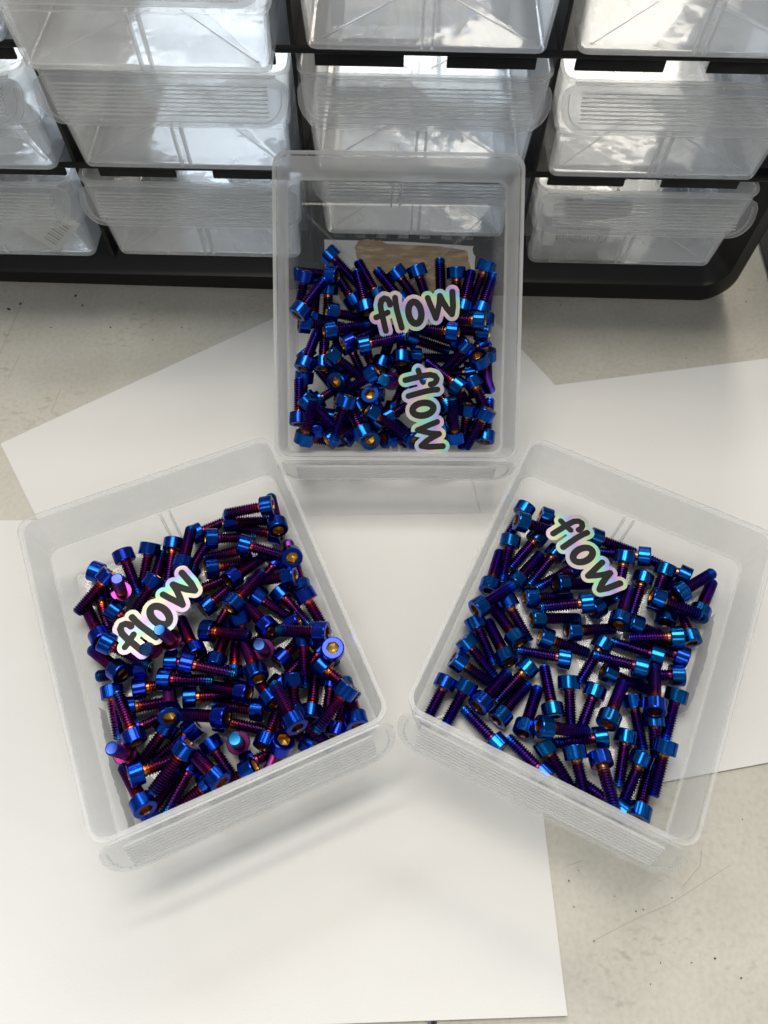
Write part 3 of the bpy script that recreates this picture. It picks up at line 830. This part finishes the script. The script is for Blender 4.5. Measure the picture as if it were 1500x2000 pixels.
(-34.2, 265.0, 49.7, -11.3, 266.4, 42.6, ''),
(-47.7, 256.0, 49.9, -24.8, 260.0, 44.1, ''),
(-34.5, 251.4, 49.6, -12.1, 259.5, 47.0, ''),
(-24.7, 248.2, 43.7, -4.4, 261.0, 44.3, ''),
(-1.6, 267.9, 51.6, -19.4, 257.8, 39.2, ''),
(-16.6, 244.4, 47.8, 6.6, 249.8, 50.3, ''),
(-44.7, 236.5, 37.5, -38.1, 258.8, 43.7, ''),
(-34.7, 239.6, 34.5, -35.1, 262.3, 42.3, ''),
(-28.2, 241.4, 27.6, -29.2, 262.8, 38.3, ''),
(-31.9, 242.0, 45.4, -12.8, 235.0, 32.6, ''),
(-22.9, 256.1, 37.2, -12.1, 240.2, 22.8, ''),
(-6.7, 242.0, 27.4, -17.5, 261.2, 36.9, ''),
(-5.2, 240.1, 36.2, 0.9, 262.2, 43.3, ''),
(5.6, 239.3, 42.0, 4.6, 262.1, 49.6, ''),
(10.5, 290.4, 59.2, 19.8, 273.9, 44.4, ''),
(25.0, 274.5, 48.2, 23.3, 295.9, 59.0, ''),
(31.8, 290.7, 58.9, 34.0, 272.6, 43.3, ''),
(35.0, 265.5, 51.9, 39.6, 287.9, 59.1, ''),
(48.0, 294.1, 60.7, 40.7, 276.8, 45.8, ''),
(44.1, 265.1, 51.6, 51.2, 286.9, 58.7, ''),
(48.2, 266.9, 42.6, 50.2, 288.3, 53.2, ''),
(46.7, 257.1, 56.2, 23.5, 261.3, 51.9, ''),
(33.7, 252.6, 51.9, 10.5, 257.6, 48.1, ''),
(50.2, 257.4, 47.2, 27.0, 262.6, 43.6, ''),
(37.6, 256.9, 38.2, 15.1, 265.0, 38.4, ''),
(7.6, 259.8, 38.9, 30.6, 256.7, 32.7, ''),
(9.9, 251.1, 33.1, 33.6, 253.6, 30.6, ''),
(39.8, 252.0, 46.4, 25.3, 240.6, 31.2, ''),
(50.1, 261.4, 39.0, 32.3, 249.6, 28.0, ''),
(21.0, 265.5, 48.8, 43.9, 270.2, 43.5, ''),
(43.7, 244.0, 45.4, 53.6, 237.9, 24.4, 'faceup'),
(49.3, 251.8, 41.1, 52.5, 240.3, 20.2, ''),
(45.1, 247.4, 29.8, 21.6, 245.3, 25.4, ''),
(18.4, 233.8, 33.4, 2.0, 250.6, 38.6, ''),
(-0.3, 251.4, 32.5, 15.3, 234.4, 26.0, ''),
(1.3, 225.9, 16.6, 9.7, 246.3, 26.2, ''),
(37.4, 230.1, 34.9, 18.7, 244.9, 37.7, ''),
(31.6, 240.4, 29.2, 47.2, 230.3, 14.2, ''),
(41.4, 239.2, 34.3, 53.2, 221.4, 23.4, ''),
(45.3, 240.8, 25.3, 53.9, 224.0, 10.4, ''),
(32.2, 223.7, 25.2, 17.6, 242.2, 29.7, ''),
(47.6, 223.1, 14.7, 32.1, 233.2, 30.0, ''),
(34.2, 232.6, 20.2, 31.0, 214.6, 4.7, ''),
(35.5, 208.6, 18.4, 31.6, 223.8, 36.6, ''),
(40.8, 225.2, 29.7, 39.6, 209.8, 11.3, ''),
(50.6, 221.2, 31.9, 40.8, 207.4, 15.0, ''),
(50.8, 211.0, 16.3, 53.2, 234.0, 22.9, ''),
(-3.1, 217.6, 23.0, 16.5, 231.4, 24.4, ''),
(14.6, 207.4, 20.0, 2.3, 225.8, 10.7, 'faceup'),
(-2.0, 209.6, 17.2, 17.3, 219.0, 6.5, 'faceup'),
(-10.9, 216.2, 33.0, 9.5, 210.3, 21.8, ''),
(30.7, 215.4, 15.2, 21.1, 236.4, 21.9, ''),
(-46.4, 251.5, 34.8, -30.8, 238.4, 22.1, ''),
(-44.7, 241.1, 30.0, -46.6, 224.5, 12.8, ''),
(-44.9, 208.7, 28.2, -46.2, 231.5, 35.7, ''),
(-27.4, 228.7, 38.2, -19.3, 247.1, 25.1, 'faceup'),
(-6.7, 234.4, 41.8, -25.7, 226.5, 29.4, ''),
(-2.6, 235.2, 23.0, -26.4, 235.5, 20.0, ''),
(1.9, 240.5, 26.5, -3.5, 226.1, 45.0, 'standing'),
(-40.4, 227.7, 19.8, -21.3, 241.7, 23.9, ''),
(-9.8, 224.4, 35.4, -3.6, 229.0, 12.7, 'faceup'),
(-28.5, 227.9, 21.8, -5.4, 231.8, 16.4, ''),
(-42.8, 219.2, 38.3, -24.9, 207.2, 27.6, ''),
(-20.2, 217.4, 42.8, -26.9, 200.5, 27.1, ''),
(-35.0, 223.0, 15.6, -11.3, 223.5, 11.6, ''),
(-44.4, 220.7, 24.6, -25.1, 213.7, 12.2, ''),
(-45.5, 220.5, 14.2, -24.6, 213.3, 5.0, ''),
(-42.1, 198.7, 26.6, -36.6, 213.8, 44.4, ''),
(-45.4, 209.9, 15.0, -22.4, 212.0, 8.5, ''),
(-39.9, 209.3, 22.4, -17.7, 218.2, 20.5, ''),
(-30.7, 203.3, 21.9, -12.5, 218.8, 24.2, ''),
(-22.9, 208.4, 14.8, -11.0, 228.9, 18.7, ''),
(-10.9, 201.6, 29.2, -22.7, 221.7, 34.9, ''),
(-8.1, 204.5, 22.4, -16.5, 221.8, 7.9, 'faceup'),
(-17.7, 227.3, 27.3, -5.5, 212.0, 13.4, ''),
(-8.7, 223.0, 15.1, 11.5, 214.7, 5.0, '')]}
TINT = {'L': ((0.95, 0.74, 0.95), (1.7, 1.05, 0.80), (1.0, 0.95, 0.9)), 'R': ((0.90, 1.28, 0.95), (0.80, 0.9, 1.10), (0.8, 0.75, 0.8)), 'C': ((0.95, 1.05, 0.98), (0.75, 0.85, 1.0), (1.0, 1.0, 1.0))}
TRN = {'L': 'left tray', 'R': 'right tray', 'C': 'leaning tray'}
GRP = {'L': 'bolts in the left tray', 'R': 'bolts in the right tray', 'C': 'bolts in the leaning tray'}
rows = []
for k in 'LRC':
    inv = TRAYS[k].inverted()
    for b in BOLTS[k]:
        h = Vector(b[:3]) * MM; t_ = Vector(b[3:6]) * MM
        lh = inv @ h / MM; lt = inv @ t_ / MM
        c = (lh + lt) / 2; d = lh - lt
        zone = ('rear', 'middle', 'front')[0 if c.y > 22 else 1 if c.y > -20 else 2] + ' ' + ('left', 'centre', 'right')[0 if c.x < -17 else 1 if c.x < 17 else 2]
        if b[6] == 'standing': pose = 'standing upside-down on its head'
        elif b[6] == 'faceup': pose = 'gold socket facing up'
        else:
            a = (math.degrees(math.atan2(d.y, d.x)) + 22.5) % 360
            pose = 'head toward ' + ('right', 'rear-right', 'rear', 'rear-left', 'left', 'front-left', 'front', 'front-right')[int(a // 45)]
        rows.append([k, h, t_, b[6], zone, pose, c.y])
from collections import defaultdict
dup = defaultdict(list)
for i, r_ in enumerate(rows): dup[(r_[0], r_[4], r_[5])].append(i)
ORD = ['nearest', 'second', 'third', 'fourth', 'fifth', 'sixth', 'seventh', 'eighth', 'ninth', 'tenth']
for key, ids in dup.items():
    ids.sort(key=lambda i: rows[i][6])
    for n_, i in enumerate(ids):
        s = 'blue bolt in %s, %s, %s' % (TRN[key[0]], key[1], key[2])
        if len(ids) > 1: s += (', nearest the front pull' if n_ == 0 else ', %s from front pull' % ORD[n_])
        rows[i].append(s)
proto = None
for k, h, t_, kind, zone, pose, cy, lab in rows:
    zax = (h - t_).normalized()
    ref = Vector((random.uniform(-1, 1), random.uniform(-1, 1), random.uniform(-1, 1)))
    xa = ref.cross(zax).normalized(); ya = zax.cross(xa)
    mt = Matrix((xa, ya, zax)).transposed().to_4x4(); mt.translation = h + Vector((0, 0, 0.0007))
    if proto is None:
        proto = t = empty('socket_head_bolt', mt)
        hd = obj('bolt_head', HEAD, t); obj('hex_socket', SOCK, hd); obj('threaded_shank', SHANK, t)
    else:
        t = copy_tree(proto); t.matrix_world = mt
    tag(t, lab, 'bolt', GRP[k])
    th, ts, tk = TINT[k]
    j = [random.uniform(.82, 1.15) for _ in range(3)]
    for ch in t.children:
        if ch.name.startswith('bolt_head'):
            pv = random.random() < (.30 if k == 'L' else .08)
            ch.color = (th[0] * j[0] * (1.8 if pv else 1), th[1] * j[1] * (.6 if pv else 1), th[2] * j[2], 1)
            for g in ch.children: g.color = (*tk, 1)
        else: ch.color = (ts[0] * j[1], ts[1] * j[2], ts[2] * j[0], 1)

# ------------------------------------------------------------------ stickers
STROKES = [
([(-14.65, 3.16), (-14.99, 4.67), (-16.05, 5.85), (-17.53, 6.26), (-18.91, 5.19), (-19.46, 2.86), (-18.98, -0.35), (-18.14, -3.57), (-17.29, -7.12), (-16.61, -9.78)], 1.49),
([(-21.6, -3.28), (-18.64, -2.12), (-15.74, -0.71)], 1.42),
([(-12.1, 6.63), (-11.85, 4.22), (-11.17, 0.68), (-9.98, -3.51), (-8.62, -8.09)], 1.49),
([(1.08, -0.08), (1.22, -1.47), (1.12, -2.81), (0.81, -3.99), (0.3, -4.95), (-0.37, -5.6), (-1.16, -5.92), (-2.01, -5.87), (-2.86, -5.46), (-3.66, -4.73), (-4.36, -3.7), (-4.89, -2.47), (-5.24, -1.11), (-5.36, 0.28), (-5.27, 1.61), (-4.96, 2.79), (-4.45, 3.74), (-3.78, 4.4), (-2.99, 4.71), (-2.14, 4.67), (-1.29, 4.26), (-0.49, 3.52), (0.2, 2.51), (0.74, 1.28), (1.08, -0.08)], 1.69),
([(4.28, 6.77), (5.57, 3.57), (7.1, 0.19), (8.54, -3.19)], 1.45),
([(8.54, -3.19), (9.42, 0.21), (10.19, 4.25), (10.37, 7.79)], 1.45),
([(10.37, 7.79), (12.0, 4.75), (14.03, 1.54), (16.55, -1.18)], 1.52),
([(16.55, -1.18), (17.05, 2.54), (16.61, 9.78)], 1.55)]
LETTERS = [STROKES[0:2], STROKES[2:3], STROKES[3:4], STROKES[4:8]]
def seg_d(px, py, a, b_):
    dx, dy = b_[0] - a[0], b_[1] - a[1]; l2 = dx * dx + dy * dy
    t_ = 0 if l2 == 0 else max(0, min(1, ((px - a[0]) * dx + (py - a[1]) * dy) / l2))
    return math.hypot(px - a[0] - dx * t_, py - a[1] - dy * t_)
def sdf(strokes, x, y):
    return min(min(seg_d(x, y, a, b_) for a, b_ in zip(p, p[1:])) - r_ for p, r_ in strokes)
def cut_sheet(name, fn, box, h, z0, z1, mat):
    """solid sheet where fn < 0, by marching squares"""
    x0, y0, x1, y1 = box; nx = int((x1 - x0) / h); ny = int((y1 - y0) / h)
    val = [[fn(x0 + i * h, y0 + j * h) for i in range(nx + 1)] for j in range(ny + 1)]
    vid = {}; V2 = []
    def vert(key, p):
        if key not in vid: vid[key] = len(V2); V2.append(p)
        return vid[key]
    F2 = []
    for j in range(ny):
        for i in range(nx):
            cs = [(i, j), (i + 1, j), (i + 1, j + 1), (i, j + 1)]
            vs = [val[b_][a] for a, b_ in cs]
            if all(v > 0 for v in vs): continue
            poly = []
            for q in range(4):
                a, b_ = cs[q], cs[(q + 1) % 4]; va, vb = vs[q], vs[(q + 1) % 4]
                if va <= 0: poly.append(vert(a, (x0 + a[0] * h, y0 + a[1] * h)))
                if (va <= 0) != (vb <= 0):
                    t_ = va / (va - vb); key = (min(a, b_), max(a, b_))
                    poly.append(vert(key, (x0 + (a[0] + (b_[0] - a[0]) * t_) * h, y0 + (a[1] + (b_[1] - a[1]) * t_) * h)))
            if len(poly) > 2: F2.append(tuple(poly))
    n = len(V2); cnt = defaultdict(int)
    for f in F2:
        for a, b_ in zip(f, f[1:] + f[:1]): cnt[(a, b_)] += 1
    vs = [(x, y, z1) for x, y in V2] + [(x, y, z0) for x, y in V2]
    fs = list(F2) + [tuple(n + i for i in reversed(f)) for f in F2]
    for (a, b_) in cnt:
        if (b_, a) not in cnt: fs.append((a, n + a, n + b_, b_))
    vs = [(x, y, z + 0.0016 * (x + 3) ** 2 - 0.0009 * y * y) for x, y, z in vs]      # a slight curl
    return mesh_of(name, vs, fs, mat)
BACK = cut_sheet('sticker_backing', lambda x, y: sdf(STROKES, x, y) - 1.95, (-26, -14.5, 21.5, 14.5), 0.30, 0, 0.22, M_HOLO)
INK = []
for s in LETTERS:
    xs = [q[0] for p, _ in s for q in p]; ys = [q[1] for p, _ in s for q in p]
    INK.append(cut_sheet('printed_letter', lambda x, y, s=s: sdf(s, x, y), (min(xs) - 2.4, min(ys) - 2.4, max(xs) + 2.4, max(ys) + 2.4), 0.16, 0.22, 0.27 + 0.01 * len(INK), M_INK))
for k, x, y, z, ang, tx, ty, lab in [
('C', 11.6, 3.95, 22.0, 0.0, -1.5, 1.0, 'holographic sticker lying level across the bolts of the leaning tray'),
('C', 14.76, -46.72, 21.5, -90.27, 1.0, -2.0, 'holographic sticker turned on end at the front of the leaning tray'),
('L', -14.5, 18.93, 20.5, 15.97, 2.0, -3.5, 'holographic sticker slanting upward on the bolts in the left tray'),
('R', -11.29, 40.25, 16.0, -44.81, -1.5, 2.0, 'holographic sticker slanting downward on the bolts in the right tray')]:
    mt = TRAYS[k] @ M4((x, y, z), (R(tx), R(ty), R(ang)))
    o = obj('holographic_sticker', BACK); o.matrix_world = mt
    tag(o, lab, 'sticker', 'die-cut stickers on the bolts')
    for me in INK: obj('printed_letter', me, o)
